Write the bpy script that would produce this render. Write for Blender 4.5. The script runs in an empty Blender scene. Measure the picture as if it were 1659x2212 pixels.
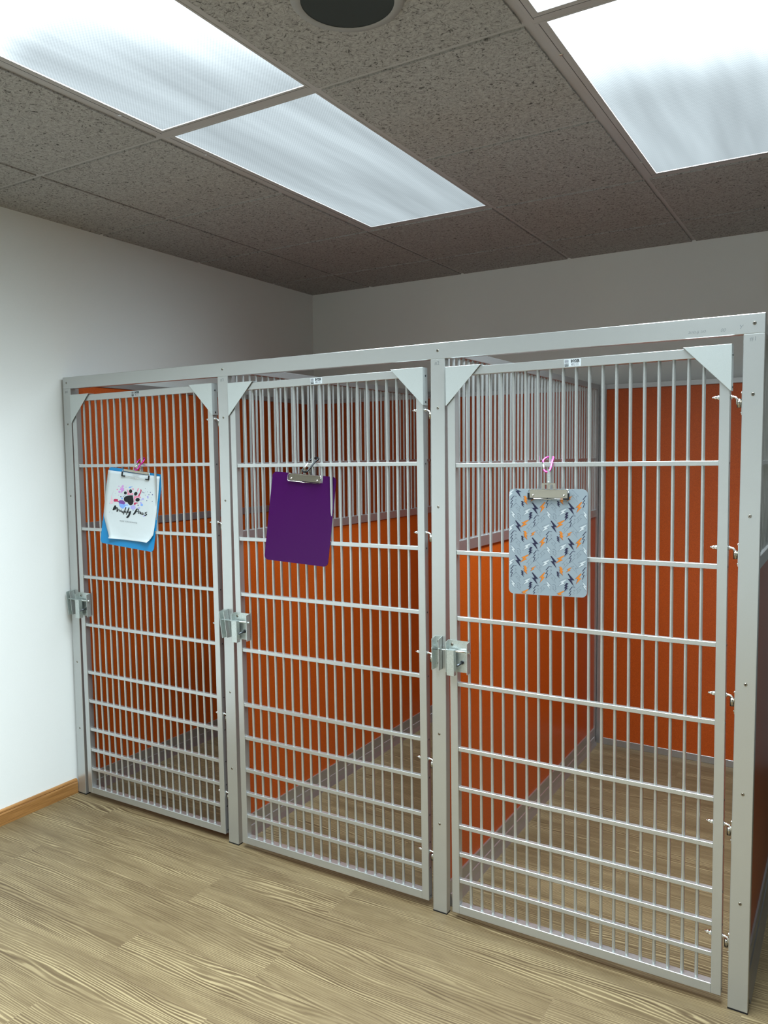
import bpy, bmesh, math, random
from mathutils import Vector, Matrix, Euler
random.seed(7)
SC = bpy.context.scene
COL = SC.collection
PI = math.pi

# ------------------------------------------------------------------ camera
CAM_LOC = (2.9359, -2.1737, 1.4984)
CAM_R = Vector((0.85520, 0.51829, -0.00951))
CAM_F = Vector((-0.51754, 0.85248, -0.07363))
cd = bpy.data.cameras.new('camera')
cam = bpy.data.objects.new('camera', cd)
COL.objects.link(cam)
f_ = CAM_F.normalized()
r_ = (CAM_R - f_ * CAM_R.dot(f_)).normalized()
u_ = r_.cross(f_)
m = Matrix.Identity(4)
for i in range(3):
    m[i][0] = r_[i]; m[i][1] = u_[i]; m[i][2] = -f_[i]; m[i][3] = CAM_LOC[i]
cam.matrix_world = m
cd.sensor_fit = 'VERTICAL'
cd.sensor_height = 24.0
cd.lens = 24.0 * 1676.45 / 2212.0
cd.clip_start = 0.02
SC.camera = cam

# ------------------------------------------------------------------ exposure / world
SC.view_settings.view_transform = 'Standard'
SC.view_settings.look = 'None'
SC.view_settings.gamma = 1.0
SC.view_settings.use_curve_mapping = False
SC.view_settings.exposure = 0.18
LIGHT_LOW = 0.27      # radiance of the prismatic lenses seen at a grazing angle
LIGHT_SIDE = 11.0      # extra radiance sideways, across the tubes
LIGHT_HIGH = 6.1      # radiance straight down
w = bpy.data.worlds.new('world'); SC.world = w
w.use_nodes = True
w.node_tree.nodes['Background'].inputs[0].default_value = (0.5, 0.55, 0.6, 1)
w.node_tree.nodes['Background'].inputs[1].default_value = 0.0

# ------------------------------------------------------------------ room measures
XW = -0.015; XR = 6.4; YB = 1.846; YF = -4.6; ZC = 2.507
GX = 0.4158; GY = -0.3661; G = 0.6096
H = 1.8432; PW = 0.0497; PD = 0.0254
PX = [0.0, 0.8968, 1.7913, 2.6844]          # left edges of the four posts
PC = [x + PW / 2 for x in PX]

# ------------------------------------------------------------------ material helpers
def newmat(name):
    mt = bpy.data.materials.new(name); mt.use_nodes = True
    nt = mt.node_tree; b = nt.nodes['Principled BSDF']
    return mt, nt, b
def N(nt, t, **kw):
    n = nt.nodes.new(t)
    for k, v in kw.items():
        if k in n.inputs: n.inputs[k].default_value = v
        else: setattr(n, k, v)
    return n
def L(nt, a, b): nt.links.new(a, b)
def ramp(nt, stops):
    r = nt.nodes.new('ShaderNodeValToRGB'); cr = r.color_ramp
    while len(cr.elements) > 1: cr.elements.remove(cr.elements[-1])
    cr.elements[0].position = stops[0][0]; cr.elements[0].color = (*stops[0][1], 1)
    for p, c in stops[1:]:
        e = cr.elements.new(p); e.color = (*c, 1)
    return r
def coords(nt, scale=(1, 1, 1)):
    tc = N(nt, 'ShaderNodeTexCoord'); mp = N(nt, 'ShaderNodeMapping')
    mp.inputs['Scale'].default_value = scale
    L(nt, tc.outputs['Object'], mp.inputs['Vector'])
    return mp.outputs['Vector']
def simple(name, col, rough=0.5, metal=0.0, spec=0.5, bump=0.0, bscale=200.0, var=0.0):
    mt, nt, b = newmat(name)
    b.inputs['Base Color'].default_value = (*col, 1)
    b.inputs['Roughness'].default_value = rough
    b.inputs['Metallic'].default_value = metal
    b.inputs['Specular IOR Level'].default_value = spec
    v = coords(nt)
    no = N(nt, 'ShaderNodeTexNoise'); no.inputs['Scale'].default_value = bscale
    no.inputs['Detail'].default_value = 3
    L(nt, v, no.inputs['Vector'])
    if var:
        r = ramp(nt, [(0.3, tuple(c * (1 - var) for c in col)), (0.7, tuple(min(1, c * (1 + var)) for c in col))])
        L(nt, no.outputs['Fac'], r.inputs['Fac']); L(nt, r.outputs['Color'], b.inputs['Base Color'])
    if bump:
        bp = N(nt, 'ShaderNodeBump'); bp.inputs['Strength'].default_value = bump
        bp.inputs['Distance'].default_value = 0.001
        L(nt, no.outputs['Fac'], bp.inputs['Height']); L(nt, bp.outputs['Normal'], b.inputs['Normal'])
    return mt

ALU = simple('satin_aluminium', (0.545, 0.56, 0.555), 0.32, 0.78, 0.5, 0.06, 900, 0.04)
ALU_PLATE = simple('painted_gusset_metal', (0.58, 0.625, 0.62), 0.33, 0.6, 0.5, 0.05, 500, 0.03)
ALU_PANEL = simple('panel_frame_aluminium', (0.52, 0.52, 0.525), 0.34, 0.85, 0.5, 0.06, 900, 0.04)
ZINC = simple('zinc_latch_metal', (0.55, 0.60, 0.58), 0.36, 0.80, 0.5, 0.12, 300, 0.12)
CHROME = simple('chrome', (0.85, 0.85, 0.84), 0.12, 1.0, 0.5)
NICKEL = simple('nickel_plate', (0.42, 0.39, 0.33), 0.20, 1.0, 0.5)
STEEL_DARK = simple('dark_steel', (0.10, 0.11, 0.12), 0.32, 0.8, 0.5)
RUBBER = simple('black_rubber', (0.008, 0.008, 0.010), 0.5, 0, 0.4)
BLACK = simple('black_print', (0.010, 0.012, 0.014), 0.6, 0, 0.3)
PENCIL = simple('pencil_grey', (0.30, 0.34, 0.36), 0.6, 0.3, 0.3)
PENCIL_SOFT = simple('faint_pencil', (0.17, 0.19, 0.20), 0.6, 0.0, 0.3)
GREY_PRINT = simple('grey_print', (0.22, 0.23, 0.25), 0.6)
WHITE_PRINT = simple('white_print', (0.52, 0.56, 0.58), 0.5)
PAINT = simple('white_wall_paint', (0.80, 0.81, 0.79), 0.75, 0, 0.3, 0.12, 350, 0.012)
PINK = simple('pink_anodised', (0.90, 0.12, 0.55), 0.22, 0.75, 0.5)
MAGENTA = simple('magenta_anodised', (0.55, 0.02, 0.28), 0.2, 0.75, 0.5)
BLACK_ANO = simple('black_anodised', (0.015, 0.017, 0.02), 0.2, 0.6, 0.6)
PURPLE = simple('purple_plastic', (0.040, 0.0022, 0.058), 0.16, 0, 0.22, 0.03, 60)
BLUE = simple('blue_plastic', (0.004, 0.22, 0.50), 0.35, 0, 0.4)
GREYBOARD = simple('grey_board', (0.25, 0.30, 0.335), 0.4, 0, 0.4)
NAVY = simple('navy_print', (0.022, 0.022, 0.050), 0.7, 0, 0.2)
ORANGE_PRINT = simple('orange_print', (0.58, 0.17, 0.008), 0.5)
OUTLINE = simple('outline_print', (0.075, 0.09, 0.13), 0.5)
RIM = simple('speaker_rim_paint', (0.30, 0.295, 0.285), 0.6)
SPEAKER_DARK = simple('speaker_mesh', (0.045, 0.055, 0.055), 0.6, 0.3, 0.3, 0.5, 2500, 0.25)
GRID = simple('ceiling_tee_paint', (0.42, 0.40, 0.395), 0.5, 0, 0.4)

def make_paper():
    mt, nt, b = newmat('paper')
    b.inputs['Base Color'].default_value = (0.60, 0.655, 0.675, 1)
    b.inputs['Roughness'].default_value = 0.45
    v = coords(nt)
    no = N(nt, 'ShaderNodeTexNoise'); no.inputs['Scale'].default_value = 22; no.inputs['Detail'].default_value = 2
    L(nt, v, no.inputs['Vector'])
    bp = N(nt, 'ShaderNodeBump'); bp.inputs['Strength'].default_value = 0.3; bp.inputs['Distance'].default_value = 0.004
    L(nt, no.outputs['Fac'], bp.inputs['Height']); L(nt, bp.outputs['Normal'], b.inputs['Normal'])
    return mt
PAPER = make_paper()

def make_orange():
    mt, nt, b = newmat('orange_laminate')
    v = coords(nt)
    n1 = N(nt, 'ShaderNodeTexNoise'); n1.inputs['Scale'].default_value = 420; n1.inputs['Detail'].default_value = 4
    n2 = N(nt, 'ShaderNodeTexNoise'); n2.inputs['Scale'].default_value = 3; n2.inputs['Detail'].default_value = 2
    L(nt, v, n1.inputs['Vector']); L(nt, v, n2.inputs['Vector'])
    r = ramp(nt, [(0.30, (0.33, 0.050, 0.003)), (0.5, (0.43, 0.068, 0.0045)), (0.72, (0.54, 0.098, 0.010))])
    L(nt, n1.outputs['Fac'], r.inputs['Fac'])
    hs = N(nt, 'ShaderNodeHueSaturation')
    mr = N(nt, 'ShaderNodeMapRange'); mr.inputs['To Min'].default_value = 0.94; mr.inputs['To Max'].default_value = 1.06
    L(nt, n2.outputs['Fac'], mr.inputs['Value']); L(nt, mr.outputs['Result'], hs.inputs['Value'])
    L(nt, r.outputs['Color'], hs.inputs['Color']); L(nt, hs.outputs['Color'], b.inputs['Base Color'])
    b.inputs['Roughness'].default_value = 0.36
    b.inputs['Specular IOR Level'].default_value = 0.45
    bp = N(nt, 'ShaderNodeBump'); bp.inputs['Strength'].default_value = 0.10; bp.inputs['Distance'].default_value = 0.0008
    L(nt, n1.outputs['Fac'], bp.inputs['Height']); L(nt, bp.outputs['Normal'], b.inputs['Normal'])
    return mt
ORANGE = make_orange()

def make_floor():
    mt, nt, b = newmat('wood_plank_vinyl')
    tc = N(nt, 'ShaderNodeTexCoord')
    mp = N(nt, 'ShaderNodeMapping'); mp.inputs['Location'].default_value = (-0.28, 0.009, 0)
    L(nt, tc.outputs['Object'], mp.inputs['Vector'])
    br = N(nt, 'ShaderNodeTexBrick')
    br.offset = 0.37; br.offset_frequency = 2
    br.inputs['Scale'].default_value = 1.0
    br.inputs['Brick Width'].default_value = 1.22
    br.inputs['Row Height'].default_value = 0.1835
    br.inputs['Mortar Size'].default_value = 0.0007
    br.inputs['Mortar Smooth'].default_value = 0.0
    br.inputs['Color1'].default_value = (0, 0, 0, 1); br.inputs['Color2'].default_value = (1, 1, 1, 1)
    L(nt, mp.outputs['Vector'], br.inputs['Vector'])
    # per plank shift of the grain
    wn = N(nt, 'ShaderNodeTexWhiteNoise'); wn.noise_dimensions = '1D'
    L(nt, br.outputs['Color'], wn.inputs['W'])
    sc = N(nt, 'ShaderNodeVectorMath', operation='SCALE'); sc.inputs['Scale'].default_value = 7.0
    L(nt, wn.outputs['Color'], sc.inputs[0])
    ad = N(nt, 'ShaderNodeVectorMath', operation='ADD')
    L(nt, tc.outputs['Object'], ad.inputs[0]); L(nt, sc.outputs['Vector'], ad.inputs[1])
    sxy = N(nt, 'ShaderNodeSeparateXYZ'); L(nt, ad.outputs['Vector'], sxy.inputs[0])
    def noise(scale, det, rough=0.5, dist=0.0):
        mp_ = N(nt, 'ShaderNodeMapping'); mp_.inputs['Scale'].default_value = scale
        L(nt, ad.outputs['Vector'], mp_.inputs['Vector'])
        n_ = N(nt, 'ShaderNodeTexNoise'); n_.inputs['Scale'].default_value = 1.0; n_.inputs['Detail'].default_value = det
        n_.inputs['Roughness'].default_value = rough; n_.inputs['Distortion'].default_value = dist
        L(nt, mp_.outputs['Vector'], n_.inputs['Vector']); return n_.outputs['Fac']
    def math(op, a, b=None, c=None):
        n_ = N(nt, 'ShaderNodeMath', operation=op)
        for k_, v_ in enumerate((a, b, c)):
            if v_ is None: continue
            if isinstance(v_, (int, float)): n_.inputs[k_].default_value = v_
            else: L(nt, v_, n_.inputs[k_])
        return n_.outputs[0]
    warp = noise((0.75, 6.0, 1), 3, 0.5)
    ring = math('ADD', math('MULTIPLY', sxy.outputs['Y'], 820.0), math('MULTIPLY', warp, 120.0))
    rings = math('MULTIPLY_ADD', math('SINE', ring), 0.5, 0.5)
    fine = noise((11, 420, 1), 3, 0.6)
    mid = noise((3.6, 150, 1), 3, 0.6)
    patch = noise((1.6, 8, 1), 3, 0.6)
    # grain signal: rings broken up by streaks, showing only in patches
    pl = noise((1.4, 13, 1), 3, 0.6)
    pd = noise((1.9, 17, 1), 3, 0.6, 0.3)
    blotch = noise((9, 26, 1), 4, 0.6)
    sig = math('ADD', math('MULTIPLY', rings, 0.50), math('MULTIPLY', mid, 0.80))
    lightm = ramp(nt, [(0.0, (0, 0, 0)), (0.72, (0, 0, 0)), (0.84, (1, 1, 1))]); L(nt, sig, lightm.inputs['Fac'])
    lpm = ramp(nt, [(0.42, (0.10, 0.10, 0.10)), (0.62, (1, 1, 1))]); L(nt, pl, lpm.inputs['Fac'])
    darkm = ramp(nt, [(0.0, (1, 1, 1)), (0.44, (1, 1, 1)), (0.60, (0, 0, 0)), (1, (0, 0, 0))]); L(nt, sig, darkm.inputs['Fac'])
    dpm = ramp(nt, [(0.40, (0.10, 0.10, 0.10)), (0.64, (1, 1, 1))]); L(nt, pd, dpm.inputs['Fac'])
    base = ramp(nt, [(0.34, (0.112, 0.076, 0.035)), (0.5, (0.152, 0.107, 0.053)), (0.66, (0.193, 0.142, 0.074))])
    L(nt, math('ADD', math('MULTIPLY', fine, 0.35), math('ADD', math('MULTIPLY', patch, 0.25), math('MULTIPLY', blotch, 0.40))), base.inputs['Fac'])
    mx = N(nt, 'ShaderNodeMixRGB'); mx.inputs['Color2'].default_value = (0.345, 0.268, 0.145, 1)
    L(nt, base.outputs['Color'], mx.inputs['Color1']); L(nt, math('MULTIPLY', math('MULTIPLY', lightm.outputs['Color'], lpm.outputs['Color']), 0.85), mx.inputs['Fac'])
    mx2 = N(nt, 'ShaderNodeMixRGB'); mx2.inputs['Color2'].default_value = (0.055, 0.030, 0.012, 1)
    L(nt, math('MULTIPLY', math('MULTIPLY', darkm.outputs['Color'], dpm.outputs['Color']), 0.75), mx2.inputs['Fac'])
    L(nt, mx.outputs['Color'], mx2.inputs['Color1'])
    # seams
    mx3 = N(nt, 'ShaderNodeMixRGB'); mx3.inputs['Color2'].default_value = (0.16, 0.11, 0.06, 1)
    ms = N(nt, 'ShaderNodeMath', operation='MULTIPLY'); ms.inputs[1].default_value = 0.65
    L(nt, br.outputs['Fac'], ms.inputs[0]); L(nt, ms.outputs['Value'], mx3.inputs['Fac'])
    L(nt, mx2.outputs['Color'], mx3.inputs['Color1']); L(nt, mx3.outputs['Color'], b.inputs['Base Color'])
    b.inputs['Roughness'].default_value = 0.52
    b.inputs['Specular IOR Level'].default_value = 0.35
    bp = N(nt, 'ShaderNodeBump'); bp.inputs['Strength'].default_value = 0.15; bp.inputs['Distance'].default_value = 0.0008
    L(nt, sig, bp.inputs['Height']); L(nt, bp.outputs['Normal'], b.inputs['Normal'])
    return mt
FLOOR = make_floor()

def make_tile():
    mt, nt, b = newmat('fissured_ceiling_tile')
    v = coords(nt)
    ws = N(nt, 'ShaderNodeTexNoise'); ws.inputs['Scale'].default_value = 30; ws.inputs['Detail'].default_value = 2
    L(nt, v, ws.inputs['Vector'])
    mxv = N(nt, 'ShaderNodeMixRGB'); mxv.inputs['Fac'].default_value = 0.04
    L(nt, v, mxv.inputs['Color1']); L(nt, ws.outputs['Color'], mxv.inputs['Color2'])
    n1 = N(nt, 'ShaderNodeTexNoise'); n1.inputs['Scale'].default_value = 125; n1.inputs['Detail'].default_value = 4
    n1.inputs['Roughness'].default_value = 0.62; n1.inputs['Distortion'].default_value = 0.7
    L(nt, mxv.outputs['Color'], n1.inputs['Vector'])
    n2 = N(nt, 'ShaderNodeTexNoise'); n2.inputs['Scale'].default_value = 420; n2.inputs['Detail'].default_value = 2
    L(nt, v, n2.inputs['Vector'])
    r1 = ramp(nt, [(0.0, (0.06, 0.059, 0.056)), (0.34, (0.09, 0.087, 0.082)), (0.43, (0.335, 0.322, 0.305)), (0.62, (0.45, 0.435, 0.415))])
    L(nt, n1.outputs['Fac'], r1.inputs['Fac'])
    r2 = ramp(nt, [(0.3, (0.86, 0.86, 0.86)), (0.6, (1, 1, 1))])
    L(nt, n2.outputs['Fac'], r2.inputs['Fac'])
    mx = N(nt, 'ShaderNodeMixRGB', blend_type='MULTIPLY'); mx.inputs['Fac'].default_value = 1
    L(nt, r1.outputs['Color'], mx.inputs['Color1']); L(nt, r2.outputs['Color'], mx.inputs['Color2'])
    L(nt, mx.outputs['Color'], b.inputs['Base Color'])
    b.inputs['Roughness'].default_value = 0.95; b.inputs['Specular IOR Level'].default_value = 0.1
    bp = N(nt, 'ShaderNodeBump'); bp.inputs['Strength'].default_value = 0.7; bp.inputs['Distance'].default_value = 0.003
    L(nt, n1.outputs['Fac'], bp.inputs['Height']); L(nt, bp.outputs['Normal'], b.inputs['Normal'])
    return mt
TILE = make_tile()

def make_oak():
    mt, nt, b = newmat('oak_skirting')
    v = coords(nt, (30, 3.0, 120))
    n1 = N(nt, 'ShaderNodeTexNoise'); n1.inputs['Scale'].default_value = 2; n1.inputs['Detail'].default_value = 5
    L(nt, v, n1.inputs['Vector'])
    r = ramp(nt, [(0.3, (0.20, 0.085, 0.022)), (0.55, (0.33, 0.155, 0.045)), (0.75, (0.42, 0.21, 0.07))])
    L(nt, n1.outputs['Fac'], r.inputs['Fac']); L(nt, r.outputs['Color'], b.inputs['Base Color'])
    b.inputs['Roughness'].default_value = 0.4
    return mt
OAK = make_oak()

def make_lens(power=1.0, side=None, cutoff=0.405):
    side = power if side is None else side
    # prismatic acrylic lens of a fluorescent troffer: bright straight down, dim at grazing angles
    mt = bpy.data.materials.new('prismatic_lens'); mt.use_nodes = True
    nt = mt.node_tree
    for n in list(nt.nodes): nt.nodes.remove(n)
    out = N(nt, 'ShaderNodeOutputMaterial'); em = N(nt, 'ShaderNodeEmission')
    L(nt, em.outputs[0], out.inputs['Surface'])
    ge = N(nt, 'ShaderNodeNewGeometry')
    dt = N(nt, 'ShaderNodeVectorMath', operation='DOT_PRODUCT')
    L(nt, ge.outputs['Normal'], dt.inputs[0]); L(nt, ge.outputs['Incoming'], dt.inputs[1])
    ab = N(nt, 'ShaderNodeMath', operation='ABSOLUTE'); L(nt, dt.outputs['Value'], ab.inputs[0])
    mr = N(nt, 'ShaderNodeMapRange'); mr.interpolation_type = 'SMOOTHSTEP'
    mr.inputs['From Min'].default_value = cutoff; mr.inputs['From Max'].default_value = 0.68
    mr.inputs['To Min'].default_value = 0.0; mr.inputs['To Max'].default_value = LIGHT_HIGH * power
    L(nt, ab.outputs['Value'], mr.inputs['Value'])
    lo_ = N(nt, 'ShaderNodeMath', operation='MULTIPLY_ADD'); lo_.inputs[1].default_value = 0.85; lo_.inputs[2].default_value = LIGHT_LOW
    L(nt, ab.outputs['Value'], lo_.inputs[0])
    # a linear fixture shines more across its tubes (x) than along them (y)
    ixyz = N(nt, 'ShaderNodeSeparateXYZ'); L(nt, ge.outputs['Incoming'], ixyz.inputs[0])
    y2 = N(nt, 'ShaderNodeMath', operation='MULTIPLY'); L(nt, ixyz.outputs['Y'], y2.inputs[0]); L(nt, ixyz.outputs['Y'], y2.inputs[1])
    x2 = N(nt, 'ShaderNodeMath', operation='MULTIPLY'); L(nt, ixyz.outputs['X'], x2.inputs[0]); L(nt, ixyz.outputs['X'], x2.inputs[1])
    x3 = N(nt, 'ShaderNodeMath', operation='MULTIPLY_ADD'); x3.inputs[1].default_value = 0.35; L(nt, x2.outputs[0], x3.inputs[0]); L(nt, y2.outputs[0], x3.inputs[2])
    sd = N(nt, 'ShaderNodeMapRange'); sd.interpolation_type = 'SMOOTHSTEP'
    sd.inputs['From Min'].default_value = 0.475; sd.inputs['From Max'].default_value = 0.27
    sd.inputs['To Min'].default_value = 0.0; sd.inputs['To Max'].default_value = LIGHT_SIDE * side
    L(nt, x3.outputs[0], sd.inputs['Value'])
    mra = N(nt, 'ShaderNodeMath', operation='ADD'); L(nt, mr.outputs[0], mra.inputs[0]); L(nt, sd.outputs[0], mra.inputs[1])
    mr0 = mra; mr = N(nt, 'ShaderNodeMath', operation='ADD')
    L(nt, mr0.outputs[0], mr.inputs[0]); L(nt, lo_.outputs[0], mr.inputs[1])
    tc = N(nt, 'ShaderNodeTexCoord'); sx = N(nt, 'ShaderNodeSeparateXYZ'); L(nt, tc.outputs['Object'], sx.inputs[0])
    # the tubes behind the lens, drawn out into soft streaks
    wv = N(nt, 'ShaderNodeMapping'); wv.inputs['Scale'].default_value = (9.5, 0.9, 1); L(nt, tc.outputs['Object'], wv.inputs['Vector'])
    no = N(nt, 'ShaderNodeTexNoise'); no.inputs['Scale'].default_value = 1.0; no.inputs['Detail'].default_value = 2
    L(nt, wv.outputs['Vector'], no.inputs['Vector'])
    s1 = N(nt, 'ShaderNodeMapRange'); s1.inputs['From Min'].default_value = 0.3; s1.inputs['From Max'].default_value = 0.7
    s1.inputs['To Min'].default_value = 0.84; s1.inputs['To Max'].default_value = 1.20
    L(nt, no.outputs['Fac'], s1.inputs['Value'])
    # small prisms
    def sinus(o, per):
        a = N(nt, 'ShaderNodeMath', operation='MULTIPLY'); a.inputs[1].default_value = 2 * PI / per; L(nt, o, a.inputs[0])
        c = N(nt, 'ShaderNodeMath', operation='SINE'); L(nt, a.outputs[0], c.inputs[0]); return c.outputs[0]
    pr = N(nt, 'ShaderNodeMath', operation='MULTIPLY')
    L(nt, sinus(sx.outputs['X'], 0.0105), pr.inputs[0]); L(nt, sinus(sx.outputs['Y'], 0.0105), pr.inputs[1])
    p2 = N(nt, 'ShaderNodeMath', operation='MULTIPLY_ADD'); p2.inputs[1].default_value = 0.13; p2.inputs[2].default_value = 1.0
    L(nt, pr.outputs[0], p2.inputs[0])
    m1 = N(nt, 'ShaderNodeMath', operation='MULTIPLY'); L(nt, s1.outputs[0], m1.inputs[0]); L(nt, p2.outputs[0], m1.inputs[1])
    m2 = N(nt, 'ShaderNodeMath', operation='MULTIPLY'); L(nt, m1.outputs[0], m2.inputs[0]); L(nt, mr.outputs[0], m2.inputs[1])
    em.inputs['Color'].default_value = (0.80, 0.935, 1.0, 1)
    L(nt, m2.outputs[0], em.inputs['Strength'])
    return mt
LENS = {0: make_lens(2.2, 1.2, 0.38), -2: make_lens(1.25), -4: make_lens(1.25), -6: make_lens(1.6), 'dimmed': make_lens(0.6)}   # row powers balance the room; middle light turned down to darken the back

# ------------------------------------------------------------------ mesh helpers
class MB:
    """collects boxes, rods, prisms and ribbons into one mesh"""
    def __init__(s): s.bm = bmesh.new()
    def box(s, x0, x1, y0, y1, z0, z1, bev=0.0, mi=0):
        r = bmesh.ops.create_cube(s.bm, size=1)
        vs = r['verts']
        bmesh.ops.scale(s.bm, vec=(x1 - x0, y1 - y0, z1 - z0), verts=vs)
        bmesh.ops.translate(s.bm, vec=((x0 + x1) / 2, (y0 + y1) / 2, (z0 + z1) / 2), verts=vs)
        fs = {f for v in vs for f in v.link_faces}
        for f in fs: f.material_index = mi
        if bev:
            es = {e for v in vs for e in v.link_edges}
            bmesh.ops.bevel(s.bm, geom=list(es), offset=bev, segments=1, affect='EDGES', profile=0.5)
        return s
    def rod(s, a, b, r, seg=10, r2=None, cap=True, mi=0):
        a = Vector(a); b = Vector(b); d = b - a
        q = d.to_track_quat('Z', 'Y')
        ret = bmesh.ops.create_cone(s.bm, cap_ends=cap, segments=seg, radius1=r, radius2=r if r2 is None else r2, depth=d.length)
        mt = Matrix.Translation((a + b) / 2) @ q.to_matrix().to_4x4()
        bmesh.ops.transform(s.bm, matrix=mt, verts=ret['verts'])
        for f in {f for v in ret['verts'] for f in v.link_faces}:
            f.material_index = mi
            if len(f.verts) == 4: f.smooth = True
        return s
    def tube(s, pts, r, seg=10, closed=False):
        """swept tube through points"""
        pts = [Vector(p) for p in pts]; n = len(pts); rings = []
        up = Vector((0, 0, 1))
        for i, p in enumerate(pts):
            if closed: t = (pts[(i + 1) % n] - pts[i - 1])
            else: t = pts[min(i + 1, n - 1)] - pts[max(i - 1, 0)]
            t.normalize()
            a = t.cross(up if abs(t.dot(up)) < 0.92 else Vector((0, 1, 0))).normalized(); c = t.cross(a)
            rings.append([s.bm.verts.new(p + (a * math.cos(2 * PI * k / seg) + c * math.sin(2 * PI * k / seg)) * r) for k in range(seg)])
        for i in range(n if closed else n - 1):
            A = rings[i]; B = rings[(i + 1) % n]
            # align rings
            best = min(range(seg), key=lambda o: (A[0].co - B[o].co).length)
            sgn = 1 if (A[1].co - B[(best + 1) % seg].co).length < (A[1].co - B[(best - 1) % seg].co).length else -1
            for k in range(seg):
                f = s.bm.faces.new((A[k], A[(k + 1) % seg], B[(best + sgn * (k + 1)) % seg], B[(best + sgn * k) % seg])); f.smooth = True
        if not closed:
            s.bm.faces.new(rings[0]); s.bm.faces.new(list(reversed(rings[-1])))
        return s
    def ball(s, c, r, seg=12):
        ret = bmesh.ops.create_uvsphere(s.bm, u_segments=seg, v_segments=max(6, seg // 2), radius=r)
        bmesh.ops.translate(s.bm, vec=c, verts=ret['verts'])
        for f in {f for v in ret['verts'] for f in v.link_faces}: f.smooth = True
        return s
    def poly(s, pts, th, axis='y', at=0.0, mi=0):
        """extruded outline. axis y: pts are (x,z), slab from at to at+th in y"""
        def P(p, o):
            if axis == 'y': return (p[0], o, p[1])
            if axis == 'x': return (o, p[0], p[1])
            return (p[0], p[1], o)
        a = [s.bm.verts.new(P(p, at)) for p in pts]
        fs = [s.bm.faces.new(a)]
        if th:
            b = [s.bm.verts.new(P(p, at + th)) for p in pts]
            n = len(pts)
            fs.append(s.bm.faces.new(list(reversed(b))))
            for i in range(n): fs.append(s.bm.faces.new((a[i], b[i], b[(i + 1) % n], a[(i + 1) % n])))
        for f in fs: f.material_index = mi
        return s
    def build(s, name, mats, parent=None, loc=(0, 0, 0), kind=None, recalc=True):
        if recalc: bmesh.ops.recalc_face_normals(s.bm, faces=s.bm.faces)
        me = bpy.data.meshes.new(name); s.bm.to_mesh(me); s.bm.free()
        if not isinstance(mats, (list, tuple)): mats = [mats]
        for mt in mats: me.materials.append(mt)
        o = bpy.data.objects.new(name, me); COL.objects.link(o); o.location = loc
        if parent is not None: o.parent = parent
        if kind: o['kind'] = kind
        return o

def tag(o, label, cat, group=None):
    o['label'] = label; o['category'] = cat
    if group: o['group'] = group
    return o
def thing(name, label, cat, loc=(0, 0, 0), rot=(0, 0, 0), group=None):
    o = bpy.data.objects.new(name, None); COL.objects.link(o)
    o.empty_display_size = 0.05
    o.location = loc; o.rotation_euler = rot
    return tag(o, label, cat, group)
def dup(o, parent, loc=None):
    c = o.copy(); COL.objects.link(c); c.parent = parent
    if loc is not None: c.location = loc
    for g in o.children: dup(g, c)
    return c
def text_mesh(name, body, size, mat, parent, matrix, extrude=0.0001, align='CENTER', shear=0.0, space=1.0, bold=0.0, xs=1.0):
    cu = bpy.data.curves.new(name, 'FONT'); cu.body = body; cu.size = size
    cu.align_x = align; cu.align_y = 'CENTER'; cu.extrude = extrude; cu.shear = shear; cu.space_character = space
    cu.offset = bold; cu.resolution_u = 4
    t = bpy.data.objects.new(name + '_tmp', cu); COL.objects.link(t)
    dg = bpy.context.evaluated_depsgraph_get(); dg.update()
    me = bpy.data.meshes.new_from_object(t.evaluated_get(dg))
    bpy.data.objects.remove(t); bpy.data.curves.remove(cu)
    me.name = name; me.materials.clear(); me.materials.append(mat)
    me.transform(matrix @ Matrix.Diagonal((xs, 1, 1, 1)))
    o = bpy.data.objects.new(name, me); COL.objects.link(o); o.parent = parent
    return o
FRONT = Matrix.Rotation(PI / 2, 4, 'X')       # text facing -y, reading along +x

# ================================================================== ROOM
def struct(mb, name, mats, **k): return mb.build(name, mats, kind='structure', **k)
struct(MB().box(XW - 0.1, XR + 0.1, YF - 0.1, YB + 0.1, -0.06, 0.0), 'floor', FLOOR)
struct(MB().box(XW - 0.1, XW, YF - 0.1, YB + 0.1, 0.0, ZC + 0.06), 'wall_left', PAINT)
struct(MB().box(XW, XR, YB, YB + 0.1, 0.0, ZC + 0.06), 'wall_back', PAINT)
struct(MB().box(XR, XR + 0.1, YF - 0.1, YB + 0.1, 0.0, ZC + 0.06), 'wall_right', PAINT)
struct(MB().box(XW, XR, YF - 0.1, YF, 0.0, ZC + 0.06), 'wall_front', PAINT)

# oak skirting with a rounded top bead
def skirting(y0, y1):
    mb = MB()
    prof = [(XW, 0), (-0.001, 0), (-0.001, 0.046), (-0.003, 0.050), (-0.0045, 0.052), (-0.003, 0.055), (-0.0045, 0.060), (-0.009, 0.0635), (XW, 0.0645)]
    v0 = [mb.bm.verts.new((p[0], y0, p[1])) for p in prof]; v1 = [mb.bm.verts.new((p[0], y1, p[1])) for p in prof]
    n = len(prof)
    for i in range(n): mb.bm.faces.new((v0[i], v0[(i + 1) % n], v1[(i + 1) % n], v1[i]))
    mb.bm.faces.new(list(reversed(v0))); mb.bm.faces.new(v1)
    return mb
struct(skirting(YF, -0.001), 'baseboard_left', OAK)

# lights: cells (column, y0)
LIGHT_CELLS = [(1, 0), (1, -2), (3, 0), (3, -2), (1, -4), (3, -4), (1, -6), (3, -6)]
def is_light(i, j):
    return any(i == c and (j == r or j == r + 1) for c, r in LIGHT_CELLS)
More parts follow.
